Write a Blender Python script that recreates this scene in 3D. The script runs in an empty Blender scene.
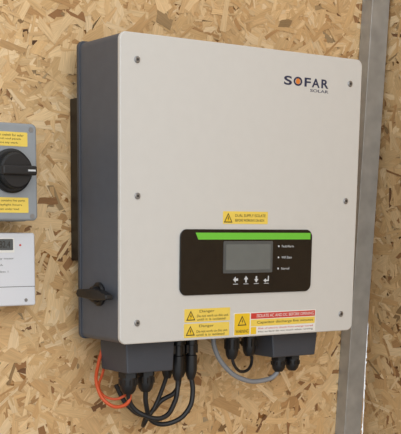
import bpy, math, random
import numpy as np
from mathutils import Vector, Matrix
random.seed(4)
Z0=1.30
WY=0.128
sc=bpy.context.scene
try:
    sc.view_settings.view_transform='Standard'
except Exception: pass

def srgb(c):
    return tuple((v/255/12.92 if v/255<=0.04045 else ((v/255+0.055)/1.055)**2.4) for v in c)+(1,)

def mat(name,col,rough=0.5,metal=0.0,noise=0.0,nscale=60,bump=0.0,bscale=400,coat=0):
    m=bpy.data.materials.new(name); m.use_nodes=True
    nt=m.node_tree; b=nt.nodes['Principled BSDF']
    b.inputs['Roughness'].default_value=rough; b.inputs['Metallic'].default_value=metal
    if coat: b.inputs['Coat Weight'].default_value=coat
    c=srgb(col)
    tc=nt.nodes.new('ShaderNodeTexCoord')
    n=nt.nodes.new('ShaderNodeTexNoise'); n.inputs['Scale'].default_value=nscale
    nt.links.new(tc.outputs['Object'],n.inputs['Vector'])
    r=nt.nodes.new('ShaderNodeValToRGB')
    r.color_ramp.elements[0].position=0.3; r.color_ramp.elements[1].position=0.7
    r.color_ramp.elements[0].color=tuple(v*(1-noise) for v in c[:3])+(1,)
    r.color_ramp.elements[1].color=tuple(min(1,v*(1+noise)) for v in c[:3])+(1,)
    nt.links.new(n.outputs['Fac'],r.inputs['Fac']); nt.links.new(r.outputs['Color'],b.inputs['Base Color'])
    if bump:
        n2=nt.nodes.new('ShaderNodeTexNoise'); n2.inputs['Scale'].default_value=bscale
        nt.links.new(tc.outputs['Object'],n2.inputs['Vector'])
        bp=nt.nodes.new('ShaderNodeBump'); bp.inputs['Strength'].default_value=bump; bp.inputs['Distance'].default_value=0.0005
        nt.links.new(n2.outputs['Fac'],bp.inputs['Height']); nt.links.new(bp.outputs['Normal'],b.inputs['Normal'])
    return m

M_white=mat('panel_white',(209,207,202),0.45,noise=0.01,bump=0.15,bscale=900)
M_body=mat('body_grey',(82,87,96),0.5,noise=0.04,bump=0.2,bscale=900)
M_dark=mat('dark_plastic',(66,70,78),0.5,noise=0.04)
M_black=mat('black_plastic',(22,22,24),0.4)
M_gloss=mat('display_black',(14,14,16),0.2,coat=0.2)
M_cable=mat('black_rubber',(26,26,28),0.45)
M_green=mat('green_strip',(112,200,62),0.4)
M_lcd=mat('lcd_glass',(108,112,110),0.25,noise=0.03)
M_lcdf=mat('lcd_frame',(84,87,87),0.35)
M_navy=mat('logo_navy',(38,44,74),0.5)
M_org=mat('logo_orange',(225,130,50),0.5)
M_yel=mat('label_yellow',(238,208,92),0.5,noise=0.03)
M_yel2=mat('label_yellow_deep',(236,196,40),0.5,noise=0.03)
M_lab=mat('label_white',(232,230,224),0.5)
M_red=mat('label_red',(205,60,48),0.5)
M_ink=mat('label_ink',(50,44,34),0.6)
M_inkg=mat('ink_grey',(120,120,118),0.6)
M_icon=mat('icon_white',(205,208,210),0.5)
M_screw=mat('screw_steel',(150,150,150),0.35,metal=0.7)
M_hole=mat('screw_socket',(50,50,52),0.5)
M_ogc=mat('orange_cable_sheath',(206,84,42),0.45)
M_gc=mat('grey_cable_sheath',(140,142,146),0.45)
M_sw=mat('isolator_grey',(146,151,155),0.45,noise=0.03)
M_galv=mat('galvanised_steel',(168,168,165),0.45,metal=0.45,noise=0.12,nscale=40)
M_mtr=mat('meter_white',(218,219,223),0.45)

def link(o,parent=None):
    sc.collection.objects.link(o)
    if parent: o.parent=parent
    return o
def empty(name,loc):
    e=bpy.data.objects.new(name,None); e.empty_display_size=0.05; e.location=loc; sc.collection.objects.link(e); return e
def meshobj(name,v,f,m,parent,smooth=False,bevel=0,seg=2):
    me=bpy.data.meshes.new(name); me.from_pydata(v,[],f); me.update()
    import bmesh
    bm=bmesh.new(); bm.from_mesh(me); bmesh.ops.recalc_face_normals(bm,faces=bm.faces); bm.to_mesh(me); bm.free()
    me.materials.append(m)
    o=bpy.data.objects.new(name,me); link(o,parent)
    if smooth:
        for p in me.polygons: p.use_smooth=True
    if bevel:
        b=o.modifiers.new('bev','BEVEL'); b.width=bevel; b.segments=seg; b.limit_method='ANGLE'; b.angle_limit=math.radians(40)
        for p in me.polygons: p.use_smooth=True
        wn=o.modifiers.new('wn','WEIGHTED_NORMAL')
    return o
def prism(name,poly,y0,y1,m,parent,bevel=0,smooth=False):
    n=len(poly)
    v=[(x,y0,z) for x,z in poly]+[(x,y1,z) for x,z in poly]
    f=[list(range(n)),list(range(n,2*n))[::-1]]+[[i,(i+1)%n,n+(i+1)%n,n+i] for i in range(n)]
    return meshobj(name,v,f,m,parent,bevel=bevel,smooth=smooth)
def rr(x0,x1,z0,z1,r,k=6):
    pts=[]
    for cx,cz,a0 in ((x1-r,z1-r,0),(x0+r,z1-r,90),(x0+r,z0+r,180),(x1-r,z0+r,270)):
        for i in range(k+1):
            a=math.radians(a0+90*i/k); pts.append((cx+r*math.cos(a),cz+r*math.sin(a)))
    return pts
def box(name,x0,x1,y0,y1,z0,z1,m,parent,bevel=0.002):
    return prism(name,[(x0,z0),(x1,z0),(x1,z1),(x0,z1)],y0,y1,m,parent,bevel=bevel)
def lathe(name,prof,origin,axis,m,parent,n=28,sharp=True):
    ax=Vector(axis).normalized(); t=ax.orthogonal().normalized(); s=ax.cross(t)
    v=[];f=[];O=Vector(origin)
    for r,h in prof:
        for i in range(n):
            a=2*math.pi*i/n; v.append(tuple(O+ax*h+t*(r*math.cos(a))+s*(r*math.sin(a))))
    for j in range(len(prof)-1):
        for i in range(n):
            f.append([j*n+i,j*n+(i+1)%n,(j+1)*n+(i+1)%n,(j+1)*n+i])
    f.append(list(range(n))[::-1]); f.append([(len(prof)-1)*n+i for i in range(n)])
    o=meshobj(name,v,f,m,parent)
    if n>12:
        for p in o.data.polygons: p.use_smooth=len(p.vertices)==4
        e=o.modifiers.new('es','EDGE_SPLIT'); e.split_angle=math.radians(35)
    return o
def text(name,body,x0,x1,z0,z1,y,m,parent,weight=0.0):
    cu=bpy.data.curves.new(name,'FONT'); cu.body=body; cu.size=0.01; cu.extrude=0.00004; cu.offset=weight
    cu.align_x='LEFT'
    o=bpy.data.objects.new(name,cu); sc.collection.objects.link(o)
    bpy.context.view_layer.update()
    bb=[Vector(b) for b in o.bound_box]
    bx0=min(b.x for b in bb);bx1=max(b.x for b in bb);by0=min(b.y for b in bb);by1=max(b.y for b in bb)
    sx=(x1-x0)/max(1e-6,bx1-bx0); sy=(z1-z0)/max(1e-6,by1-by0)
    o.scale=(sx,sy,1); o.rotation_euler=(math.pi/2,0,0)
    o.location=(x0-bx0*sx,y,z0-by0*sy)
    o.parent=parent; cu.materials.append(m)
    return o
def cable(name,pts,r,m,parent=None,loc=(0,0,Z0)):
    cu=bpy.data.curves.new(name,'CURVE'); cu.dimensions='3D'; cu.bevel_depth=r; cu.bevel_resolution=5; cu.resolution_u=12; cu.use_fill_caps=True
    s=cu.splines.new('BEZIER'); s.bezier_points.add(len(pts)-1)
    for bp_,p in zip(s.bezier_points,pts):
        bp_.co=p; bp_.handle_left_type='AUTO'; bp_.handle_right_type='AUTO'
    o=bpy.data.objects.new(name,cu); link(o,parent); cu.materials.append(m)
    if not parent: o.location=loc
    return o
def warn_tri(prefix,cx,cz,s,y,parent,bg=M_yel2):
    h=s*0.87
    prism(prefix+'_triangle',[(cx-s/2,cz-h/2),(cx+s/2,cz-h/2),(cx,cz+h/2)],y-0.00015,y,M_ink,parent)
    k=0.72; c2=cz-h*0.01
    prism(prefix+'_triangle_fill',[(cx-s/2*k,c2-h/2*k-h*0.03),(cx+s/2*k,c2-h/2*k-h*0.03),(cx,c2+h/2*k-h*0.03)],y-0.0003,y-0.0001,bg,parent)
    b=s*0.06
    prism(prefix+'_bolt',[(cx+b*0.3,cz+h*0.2),(cx-b*1.4,cz-h*0.1),(cx-b*0.1,cz-h*0.08),(cx-b*0.5,cz-h*0.34),(cx+b*1.5,cz-h*0.0),(cx+b*0.2,cz-h*0.0)],y-0.00045,y-0.0002,M_ink,parent)

# ---------------------------------------------------------------- OSB
def osb_mat(name,gain=1.0):
    m=bpy.data.materials.new(name); m.use_nodes=True; nt=m.node_tree; N=nt.nodes; L=nt.links
    b=N['Principled BSDF']; b.inputs['Roughness'].default_value=0.65
    b.inputs['Specular IOR Level'].default_value=0.3
    at=N.new('ShaderNodeAttribute'); at.attribute_name='flake_col'
    uv=N.new('ShaderNodeAttribute'); uv.attribute_name='flake_uv'
    mp=N.new('ShaderNodeMapping'); mp.inputs['Scale'].default_value=(45,700,1)
    L.new(uv.outputs['Vector'],mp.inputs['Vector'])
    n=N.new('ShaderNodeTexNoise'); n.inputs['Scale'].default_value=1.0; n.inputs['Detail'].default_value=3
    L.new(mp.outputs['Vector'],n.inputs['Vector'])
    mr=N.new('ShaderNodeMapRange'); mr.inputs['From Min'].default_value=0.3; mr.inputs['From Max'].default_value=0.7
    mr.inputs['To Min'].default_value=0.84*gain; mr.inputs['To Max'].default_value=1.08*gain
    L.new(n.outputs['Fac'],mr.inputs['Value'])
    mx=N.new('ShaderNodeVectorMath'); mx.operation='SCALE'
    L.new(at.outputs['Color'],mx.inputs[0]); L.new(mr.outputs['Result'],mx.inputs['Scale'])
    L.new(mx.outputs['Vector'],b.inputs['Base Color'])
    bp=N.new('ShaderNodeBump'); bp.inputs['Strength'].default_value=0.25; bp.inputs['Distance'].default_value=0.0004
    L.new(n.outputs['Fac'],bp.inputs['Height']); L.new(bp.outputs['Normal'],b.inputs['Normal'])
    return m
M_osb=osb_mat('osb_strand_board')
def osb_wall(name,u0,u1,w0,w1,N,seed,tomap,thick=0.018,tone=1.0):
    """strands laid on a slab; (u,w,h)->xyz by tomap; h = height out of the board"""
    rg=np.random.default_rng(seed)
    L=np.clip(rg.lognormal(math.log(0.027),0.55,N),0.004,0.11)
    Wd=np.clip(rg.lognormal(math.log(0.0068),0.6,N),0.0010,0.026)
    Wd=np.minimum(Wd,L*0.6)
    ang=rg.normal(0.25,0.95,N)
    cu=rg.uniform(u0+0.0,u1,N); cw=rg.uniform(w0,w1,N)
    hh=rg.uniform(0.0002,0.0022,N)
    tl=rg.normal(0,0.008,N); tw=rg.normal(0,0.020,N)
    tx=np.array([-.5,-.2,.2,.5,.5,.2,-.2,-.5]); ty=np.array([-.5,-.5,-.5,-.5,.5,.5,.5,.5])
    X=tx[None,:]*L[:,None]+rg.normal(0,0.16,(N,8))*Wd[:,None]*np.array([1.8,.5,.5,1.8]*2)
    Y=ty[None,:]*Wd[:,None]*(1+rg.normal(0,0.25,(N,8)))
    c,s=np.cos(ang)[:,None],np.sin(ang)[:,None]
    U=cu[:,None]+X*c-Y*s; V=cw[:,None]+X*s+Y*c
    U=np.clip(U,u0,u1); V=np.clip(V,w0,w1)
    H=np.clip(hh[:,None]+X*tl[:,None]+Y*tw[:,None],0.00005,0.003)
    pal=np.array([srgb(t)[:3] for t in [(224,190,142),(217,181,131),(210,172,121),(231,201,157),(200,160,110),(184,142,94),(152,110,70),(226,193,145),(214,176,126),(122,86,56)]])
    pw=np.array([.18,.19,.17,.10,.11,.055,.02,.09,.12,.010]); pw/=pw.sum()
    ci=rg.choice(len(pal),N,p=pw)
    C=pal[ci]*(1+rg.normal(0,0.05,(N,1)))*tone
    dk=rg.random(N)<0.022
    C[dk]=C[dk]*0.5
    bv=[(u0,w0,0),(u1,w0,0),(u1,w1,0),(u0,w1,0),(u0,w0,-thick),(u1,w0,-thick),(u1,w1,-thick),(u0,w1,-thick)]
    P=np.concatenate([np.array(bv,float),np.stack([U.ravel(),V.ravel(),H.ravel()],1)])
    XYZ=tomap(P)
    me=bpy.data.meshes.new(name)
    nv=len(XYZ); me.vertices.add(nv); me.vertices.foreach_set('co',XYZ.astype(np.float32).ravel())
    bf=[[0,1,2,3],[7,6,5,4],[0,4,5,1],[1,5,6,2],[2,6,7,3],[3,7,4,0]]
    li=np.concatenate([np.array(bf).ravel(),np.arange(8,nv)])
    me.loops.add(len(li)); me.loops.foreach_set('vertex_index',li.astype(np.int32))
    st=np.concatenate([np.arange(6)*4,24+np.arange(N)*8]); 
    me.polygons.add(6+N); me.polygons.foreach_set('loop_start',st.astype(np.int32))
    me.update(calc_edges=True)
    a=me.attributes.new('flake_col','FLOAT_COLOR','POINT')
    base=np.tile(np.array(srgb((176,126,74))),(8,1))
    CC=np.concatenate([base,np.concatenate([np.repeat(C,8,0),np.ones((N*8,1))],1)])
    a.data.foreach_set('color',CC.astype(np.float32).ravel())
    a=me.attributes.new('flake_uv','FLOAT_VECTOR','POINT')
    off=rg.uniform(0,50,(N,3)); UV=np.stack([X,Y,np.zeros_like(X)],2)+off[:,None,:]*np.array([1,1,20])
    UU=np.concatenate([np.array(bv,float),UV.reshape(-1,3)])
    a.data.foreach_set('vector',UU.astype(np.float32).ravel())
    me.materials.append(M_osb)
    o=bpy.data.objects.new(name,me); link(o); return o
XR=0.552
osb_wall('wall_back',-1.3,XR,0,2.4,95000,1,lambda P:np.stack([P[:,0],WY+0.0022-P[:,2],P[:,1]],1))
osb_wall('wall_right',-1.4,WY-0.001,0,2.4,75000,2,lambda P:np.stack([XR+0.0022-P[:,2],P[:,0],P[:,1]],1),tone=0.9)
fl=box('floor',-3,XR+0.02,-3,WY+0.02,-0.1,0.0,mat('concrete',(150,146,140),0.8,noise=0.12,nscale=6,bump=0.4,bscale=60),None,bevel=0)

# ---------------------------------------------------------------- inverter
inv=empty('solar_inverter',(0,0,Z0))
W,H,D=0.394,0.371,0.101
prism('front_panel',rr(0,W,0,H,0.009),0.0,0.006,M_white,inv,bevel=0.0014)
prism('housing',rr(0.0008,W-0.0008,0.0008,H-0.0008,0.008),0.006,D,M_body,inv,bevel=0.0015)
prism('rear_rim',rr(-0.0012,W+0.0012,-0.0005,H+0.0012,0.008),D-0.006,D,M_dark,inv,bevel=0.001)
box('mounting_bracket',0.004,W-0.02,D,WY-0.0004,0.10,0.305,M_black,inv,bevel=0.001)
for i in range(9):
    box('heatsink_fin_%d'%i,0.03+i*0.04,0.034+i*0.04,D,WY-0.008,0.03,0.34,M_dark,inv,bevel=0)
for i,(x,z) in enumerate([(0.024,0.340),(0.025,0.181),(0.025,0.026),(0.372,0.338),(0.372,0.181),(0.371,0.024)]):
    lathe('screw_%d'%i,[(0.0040,0),(0.0040,0.0010),(0.0032,0.0016)],(x,0,z),(0,-1,0),M_screw,inv)
    lathe('screw_socket_%d'%i,[(0.0017,0),(0.0017,0.0002)],(x,-0.0016,z),(0,-1,0),M_hole,inv,n=6)
# logo
for ch,x0,x1 in (('S',.254,.2675),('O',.2705,.2855),('F',.2895,.3005),('A',.3025,.3165),('R',.3195,.3325)):
    text('logo_letter_'+ch.lower(),ch,x0,x1,.3285,.3400,-0.0001,M_navy,inv,weight=0.00025)
lathe('logo_sun',[(0.0036,0),(0.0036,0.0002)],(0.278,-0.0001,0.3343),(0,-1,0),M_org,inv)
text('logo_subtitle','SOLAR',.300,.3325,.3225,.3262,-0.0001,M_navy,inv,weight=0.0001)
# warning label above display
prism('warning_label',rr(.157,.232,.1485,.1645,.001),-0.0003,0,M_yel,inv)
warn_tri('warning_label',.1655,.1563,.014,-0.0003,inv)
text('warning_label_text_1','DUAL SUPPLY ISOLATE',.177,.228,.1575,.1610,-0.0004,M_ink,inv)
text('warning_label_text_2','BEFORE WORKING ON BOX',.177,.226,.1515,.1548,-0.0004,M_ink,inv)
# display
prism('display_bezel',rr(.0885,.3105,.058,.1415,.010),-0.0022,0,M_gloss,inv,bevel=0.0008)
prism('display_green_strip',[(.112,.1372),(.1165,.1285),(.3065,.1285),(.3065,.1372)],-0.0026,-0.0015,M_green,inv)
prism('screen_frame',rr(.157,.240,.085,.1265,.002),-0.0027,-0.001,M_lcdf,inv)
prism('screen',rr(.161,.236,.089,.1225,.001),-0.0030,-0.001,M_lcd,inv)
for i,t in enumerate(['Fault/Alarm','WiFi State','Normal']):
    z=.1195-i*.0148
    lathe('status_led_%d'%i,[(0.0013,0),(0.0013,0.0003)],(.2505,-0.0022,z),(0,-1,0),M_icon,inv)
    text('status_text_%d'%i,t,.256,.256+[.021,.018,.014][i],z-.0016,z+.0016,-0.0024,M_icon,inv)
for i in range(4):
    x=.178+i*.0175; z=.0765; y0,y1=-0.0025,-0.002
    if i==0:
        prism('key_icon_0',[(x-.004,z),(x,z+.0042),(x,z+.0015),(x+.004,z+.0015),(x+.004,z-.0015),(x,z-.0015),(x,z-.0042)],y0,y1,M_icon,inv)
    elif i==3:
        prism('key_icon_3',[(x-.005,z-.002),(x-.001,z-.005),(x-.001,z-.003),(x+.004,z-.003),(x+.004,z+.004),(x+.0025,z+.004),(x+.0025,z-.0012),(x-.001,z-.0012),(x-.001,z+.0008)],y0,y1,M_icon,inv)
    else:
        s=1 if i==1 else -1
        prism('key_icon_%d'%i,[(x-.0035,z),(x,z+.0045*s),(x+.0035,z),(x+.0012,z),(x+.0012,z-.004*s),(x-.0012,z-.004*s),(x-.0012,z)][::s],y0,y1,M_icon,inv)
    prism('key_underline_%d'%i,[(x-.004,z-.0062),(x+.004,z-.0062),(x+.004,z-.0055),(x-.004,z-.0055)],y0,y1,M_icon,inv)
for j,(z0,z1,x0,x1) in enumerate([(.0235,.0405,.0975,.1715),(.0035,.0215,.097,.1705)]):
    prism('danger_label_%d'%j,rr(x0,x1,z0,z1,.001),-0.0003,0,M_yel,inv)
    warn_tri('danger_label_%d'%j,x0+.010,(z0+z1)/2,.0145,-0.0003,inv)
    text('danger_text_%d_0'%j,'Danger',x0+.024,x0+.048,z1-.006,z1-.0018,-0.0004,M_ink,inv)
    text('danger_text_%d_1'%j,'Do not work on this unit',x0+.020,x1-.003,z0+.006,z0+.0092,-0.0004,M_ink,inv)
    text('danger_text_%d_2'%j,'until it is isolated',x0+.020,x1-.008,z0+.0015,z0+.0047,-0.0004,M_ink,inv)
prism('safety_sticker',rr(.178,.323,.002,.0325,.001),-0.0002,0,M_lab,inv)
prism('safety_sticker_warning_patch',rr(.179,.205,.003,.0315,.001),-0.0004,-0.0001,M_yel2,inv)
warn_tri('safety_sticker_a',.192,.022,.015,-0.0004,inv)
text('safety_sticker_note','WARNING',.181,.203,.0055,.010,-0.0005,M_ink,inv)
prism('safety_sticker_red_band',[(.207,.0235),(.3215,.0235),(.3215,.0312),(.207,.0312)],-0.0004,-0.0001,M_red,inv)
text('safety_sticker_red_text','ISOLATE AC AND DC BEFORE OPENING',.217,.319,.0253,.0295,-0.0005,M_lab,inv)
prism('safety_sticker_yellow_band',[(.207,.0135),(.3215,.0135),(.3215,.0225),(.207,.0225)],-0.0004,-0.0001,M_yel,inv)
text('safety_sticker_text_0','Capacitor discharge five minutes',.218,.318,.0158,.0203,-0.0005,M_ink,inv)
prism('safety_sticker_hot_patch',[(.207,.003),(.2165,.003),(.2165,.0125),(.207,.0125)],-0.0004,-0.0001,M_yel2,inv)
prism('safety_sticker_lower_band',[(.218,.003),(.3215,.003),(.3215,.0125),(.218,.0125)],-0.0004,-0.0001,M_lab,inv)
text('safety_sticker_text_1','Risk of electric shock from energy stored',.220,.318,.0085,.0115,-0.0005,M_red,inv)
text('safety_sticker_text_2','Hot surface do not touch when running',.220,.318,.0042,.0072,-0.0005,M_ink,inv)

# DC rotary switch on left side
lathe('dc_switch_base',[(0.015,0),(0.015,0.003),(0.013,0.005)],(0.001,.050,.060),(-1,0,0),M_black,inv)
lathe('dc_switch_hub',[(0.010,0.004),(0.010,0.011),(0.008,0.013)],(0.001,.050,.060),(-1,0,0),M_black,inv)
prof=[(.008,.0555),(.030,.0535),(.078,.0555),(.082,.060),(.078,.0655),(.030,.0670),(.008,.0615)]
v=[(-.016,y,z) for y,z in prof]+[(-.005,y,z) for y,z in prof]; n=len(prof)
f=[list(range(n)),list(range(n,2*n))[::-1]]+[[i,(i+1)%n,n+(i+1)%n,n+i] for i in range(n)]
meshobj('dc_switch_handle',v,f,M_black,inv,bevel=0.0015)

# bottom connection blocks
prism('terminal_cover_block',[(.030,-.042),(.102,-.042),(.104,.002),(.028,.002)],.030,.095,M_dark,inv,bevel=0.002)
prism('comms_cover_block',[(.274,-.036),(.352,-.036),(.356,.002),(.270,.002)],.030,.095,M_dark,inv,bevel=0.002)
def gland(name,x,y,z,s=1.0,L=0.030):
    lathe(name+'_nut',[(0.0115*s,0),(0.0115*s,0.007*s)],(x,y,z),(0,0,-1),M_black,inv,n=6)
    lathe(name+'_cap',[(0.0100*s,0.007*s),(0.0100*s,L*0.6),(0.0085*s,L*0.85),(0.0055*s,L)],(x,y,z),(0,0,-1),M_black,inv)
    for k in range(10):
        a=k*math.pi/5
        cx,cy=x+0.0100*s*math.cos(a),y+0.0100*s*math.sin(a)
        box(name+'_rib_%d'%k,cx-.0009,cx+.0009,cy-.0009,cy+.0009,z-L*0.6,z-0.009*s,M_black,inv,bevel=0)
gland('gland_a',.047,.055,-.042,1.15); gland('gland_b',.078,.060,-.042,1.1)
gland('gland_c',.215,.050,0,0.95,.036); gland('gland_d',.250,.055,0,1.0,.034)
gland('gland_e',.305,.055,-.036,1.0,.024); gland('gland_f',.331,.055,-.036,1.0,.024)
def mc4(name,x,y):
    lathe(name,[(0.008,0),(0.008,0.012),(0.0065,0.013),(0.0065,0.026),(0.0082,0.027),(0.0082,0.048),(0.0068,0.054),(0.0045,0.060)],(x,y,0.0),(0,0,-1),M_black,inv)
    box(name+'_clip',x-.0095,x+.0095,y-.003,y+.003,-.024,-.012,M_black,inv,bevel=.0008)
mc4('mc4_plug_a',.127,.055); mc4('mc4_plug_b',.149,.055)
mc4('mc4_plug_c',.127,.080); mc4('mc4_plug_d',.149,.080)

cable('black_cable',[(.127,.055,-.055),(.127,.055,-.070),(.118,.050,-.090),(.099,.047,-.107),(.074,.052,-.104),(.054,.058,-.088),(.047,.055,-.066)],.0034,M_cable,inv)
cable('black_cable_2',[(.149,.055,-.055),(.151,.053,-.078),(.144,.053,-.101),(.123,.060,-.118),(.096,.068,-.116),(.082,.064,-.092),(.078,.060,-.068)],.0034,M_cable,inv)
cable('black_cable_3',[(.149,.080,-.055),(.144,.084,-.080),(.125,.09,-.092),(.104,.10,-.112),(.086,.115,-.10),(.07,.122,-.07)],.0034,M_cable,inv)
cable('black_cable_4',[(.127,.080,-.055),(.122,.084,-.074),(.113,.088,-.098),(.099,.09,-.118),(.104,.105,-.128),(.118,.12,-.12)],.0030,M_cable,inv)
cable('orange_cable',[(.040,.096,.0),(.024,.092,-.035),(.012,.075,-.062),(.020,.060,-.084),(.038,.056,-.088),(.050,.056,-.080),(.047,.055,-.066)],.0024,M_ogc,inv)
cable('orange_cable_2',[(.046,.098,.0),(.034,.096,-.045),(.022,.085,-.070),(.034,.070,-.080),(.052,.062,-.074)],.0018,M_ogc,inv)
cable('grey_cable',[(.190,.06,.002),(.192,.06,-.018),(.212,.06,-.048),(.245,.06,-.068),(.280,.06,-.072),(.302,.057,-.064),(.306,.055,-.050)],.0034,M_gc,inv)
cable('thin_black_cable',[(.215,.05,-.030),(.220,.05,-.045),(.240,.055,-.056),(.258,.06,-.048),(.264,.07,-.030),(.27,.1,-.02)],.0022,M_cable,inv)

# ---------------------------------------------------------------- isolator switch
iso=empty('rotary_isolator_switch',(0.009,0,Z0))
FY=WY-0.060
ix0,ix1,iz0,iz1=-.166,-.084,.150,.266
prism('isolator_base',rr(ix0,ix1,iz0,iz1,.005),FY+.028,WY-.0004,M_sw,iso,bevel=0.001)
prism('isolator_lid',rr(ix0+.0008,ix1-.0008,iz0+.0008,iz1-.0008,.006),FY,FY+.0272,M_sw,iso,bevel=0.003)
kx,kz=-.121,.209
lathe('isolator_collar',[(0.026,0),(0.026,0.004),(0.0235,0.006)],(kx,FY,kz),(0,-1,0),M_black,iso,n=40)
lathe('isolator_knob',[(0.021,0.005),(0.021,0.016),(0.019,0.018)],(kx,FY,kz),(0,-1,0),M_black,iso,n=40)
box('isolator_grip',kx-.0225,kx+.0225,FY-.026,FY-.015,kz-.0055,kz+.0055,M_black,iso,bevel=0.002)
prism('isolator_mark',[(kx+.010,kz-.0010),(kx+.020,kz-.0010),(kx+.020,kz+.0010),(kx+.010,kz+.0010)],FY-.0264,FY-.0258,M_icon,iso)
for nme,z0,z1,lines in (('isolator_label_upper',.2380,.2545,['DC isolator switch for solar','PV array and roof panels','Isolate before any work']),('isolator_label_lower',.1600,.1780,['DANGER contains live parts','during daylight hours','Do not open under load'])):
    prism(nme,rr(-.158,-.098,z0,z1,.001),FY-.0004,FY,M_yel,iso)
    hh=(z1-z0)
    for q,tx_ in enumerate(lines):
        zz=z1-hh*(.30+.28*q)
        text(nme+'_t%d'%q,tx_,-.154,-.103-.004*q,zz,zz+hh*.17,FY-.0005,M_ink,iso)
for i,(x,z) in enumerate([(ix0+.008,iz0+.006),(ix1-.009,iz0+.006),(ix0+.008,iz1-.008),(ix1-.009,iz1-.008)]):
    lathe('isolator_screw_%d'%i,[(0.003,0),(0.003,0.0006)],(x,FY,z),(0,-1,0),M_screw,iso)

# ---------------------------------------------------------------- meter
mt=empty('energy_meter',(0.006,0,Z0))
MY=WY-0.038
prism('meter_case',rr(-.172,-.075,.046,.136,.003),MY,WY-.0004,M_mtr,mt,bevel=0.002)
prism('meter_lcd_frame',rr(-.168,-.104,.112,.130,.001),MY-.0006,MY+.001,M_lab,mt)
prism('meter_lcd',rr(-.150,-.106,.115,.1285,.001),MY-.0010,MY+.001,M_lcdf,mt)
text('meter_reading','00182.4',-.138,-.110,.118,.126,MY-.0012,M_ink,mt)
for i,(t,w) in enumerate([('Single phase energy meter',.060),('230V 50Hz 5(45)A',.045),('1000 imp/kWh Class 1',.052)]):
    text('meter_text_%d'%i,t,-.165,-.165+w,.103-i*.008,.106-i*.008,MY-.0003,M_inkg,mt)
lathe('meter_pulse_led',[(0.0012,0),(0.0012,0.001)],(-.096,MY,.121),(0,-1,0),M_red,mt)
prism('meter_terminal_line',[(-.172,.0695),(-.076,.0695),(-.076,.0703),(-.172,.0703)],MY-.0002,MY+.0005,M_inkg,mt)
for i,x in enumerate((-.16,-.089)):
    lathe('meter_screw_%d'%i,[(0.0022,0),(0.0022,0.0006)],(x,MY,.053),(0,-1,0),M_screw,mt)

# ---------------------------------------------------------------- metal post (C channel)
post=empty('steel_post',(0.502,WY,Z0+.15))
post.rotation_euler=(0,math.radians(2.0),0)
prof=[(0,0),(0,-.022),(.036,-.022),(.036,-.014),(.034,-.014),(.034,-.020),(.002,-.020),(.002,0)]
zz0,zz1=-1.44,.93
v=[(x,y,zz0) for x,y in prof]+[(x,y,zz1) for x,y in prof]; n=len(prof)
f=[list(range(n)),list(range(n,2*n))[::-1]]+[[i,(i+1)%n,n+(i+1)%n,n+i] for i in range(n)]
meshobj('channel',v,f,M_galv,post,bevel=0.0007)

# ---------------------------------------------------------------- light
w=bpy.data.worlds.new('sky'); sc.world=w; w.use_nodes=True
bg=w.node_tree.nodes['Background']; bg.inputs['Color'].default_value=(0.95,0.975,1,1); bg.inputs['Strength'].default_value=1.02
def area(name,loc,target,size,power,col=(1,1,1)):
    l=bpy.data.lights.new(name,'AREA'); l.shape='RECTANGLE'; l.size=size[0]; l.size_y=size[1]; l.energy=power; l.color=col
    o=bpy.data.objects.new(name,l); link(o); o.location=loc
    o.rotation_euler=(Vector(target)-Vector(loc)).to_track_quat('-Z','Y').to_euler(); return o
area('soft_daylight_area',(-1.1,-2.8,Z0+1.2),(0.2,0.1,Z0+.15),(2.6,2.0),34,(1,0.99,0.98))  # area lamp added as soft daylight from upper front left; no opening there

# ---------------------------------------------------------------- camera
p=[-0.71183,-1.13094,0.14216,0.58941,-0.18751,0.00506]
a,b,c=p[3:6]
cy,sy=math.cos(a),math.sin(a);cp,sp=math.cos(b),math.sin(b)
fw=Vector((sy*cp,cy*cp,sp)); rt=Vector((cy,-sy,0)); up=rt.cross(fw)
r=math.cos(c)*rt+math.sin(c)*up; u=-math.sin(c)*rt+math.cos(c)*up
cam=bpy.data.cameras.new('camera'); co=bpy.data.objects.new('camera',cam); link(co)
mm=Matrix(((r.x,u.x,-fw.x,p[0]),(r.y,u.y,-fw.y,p[1]),(r.z,u.z,-fw.z,p[2]+Z0),(0,0,0,1)))
co.matrix_world=mm
cam.sensor_fit='HORIZONTAL'; cam.sensor_width=36; cam.lens=1080/401*36
cam.shift_x=0.1275; cam.shift_y=0.5395
cam.clip_start=0.01
sc.camera=co
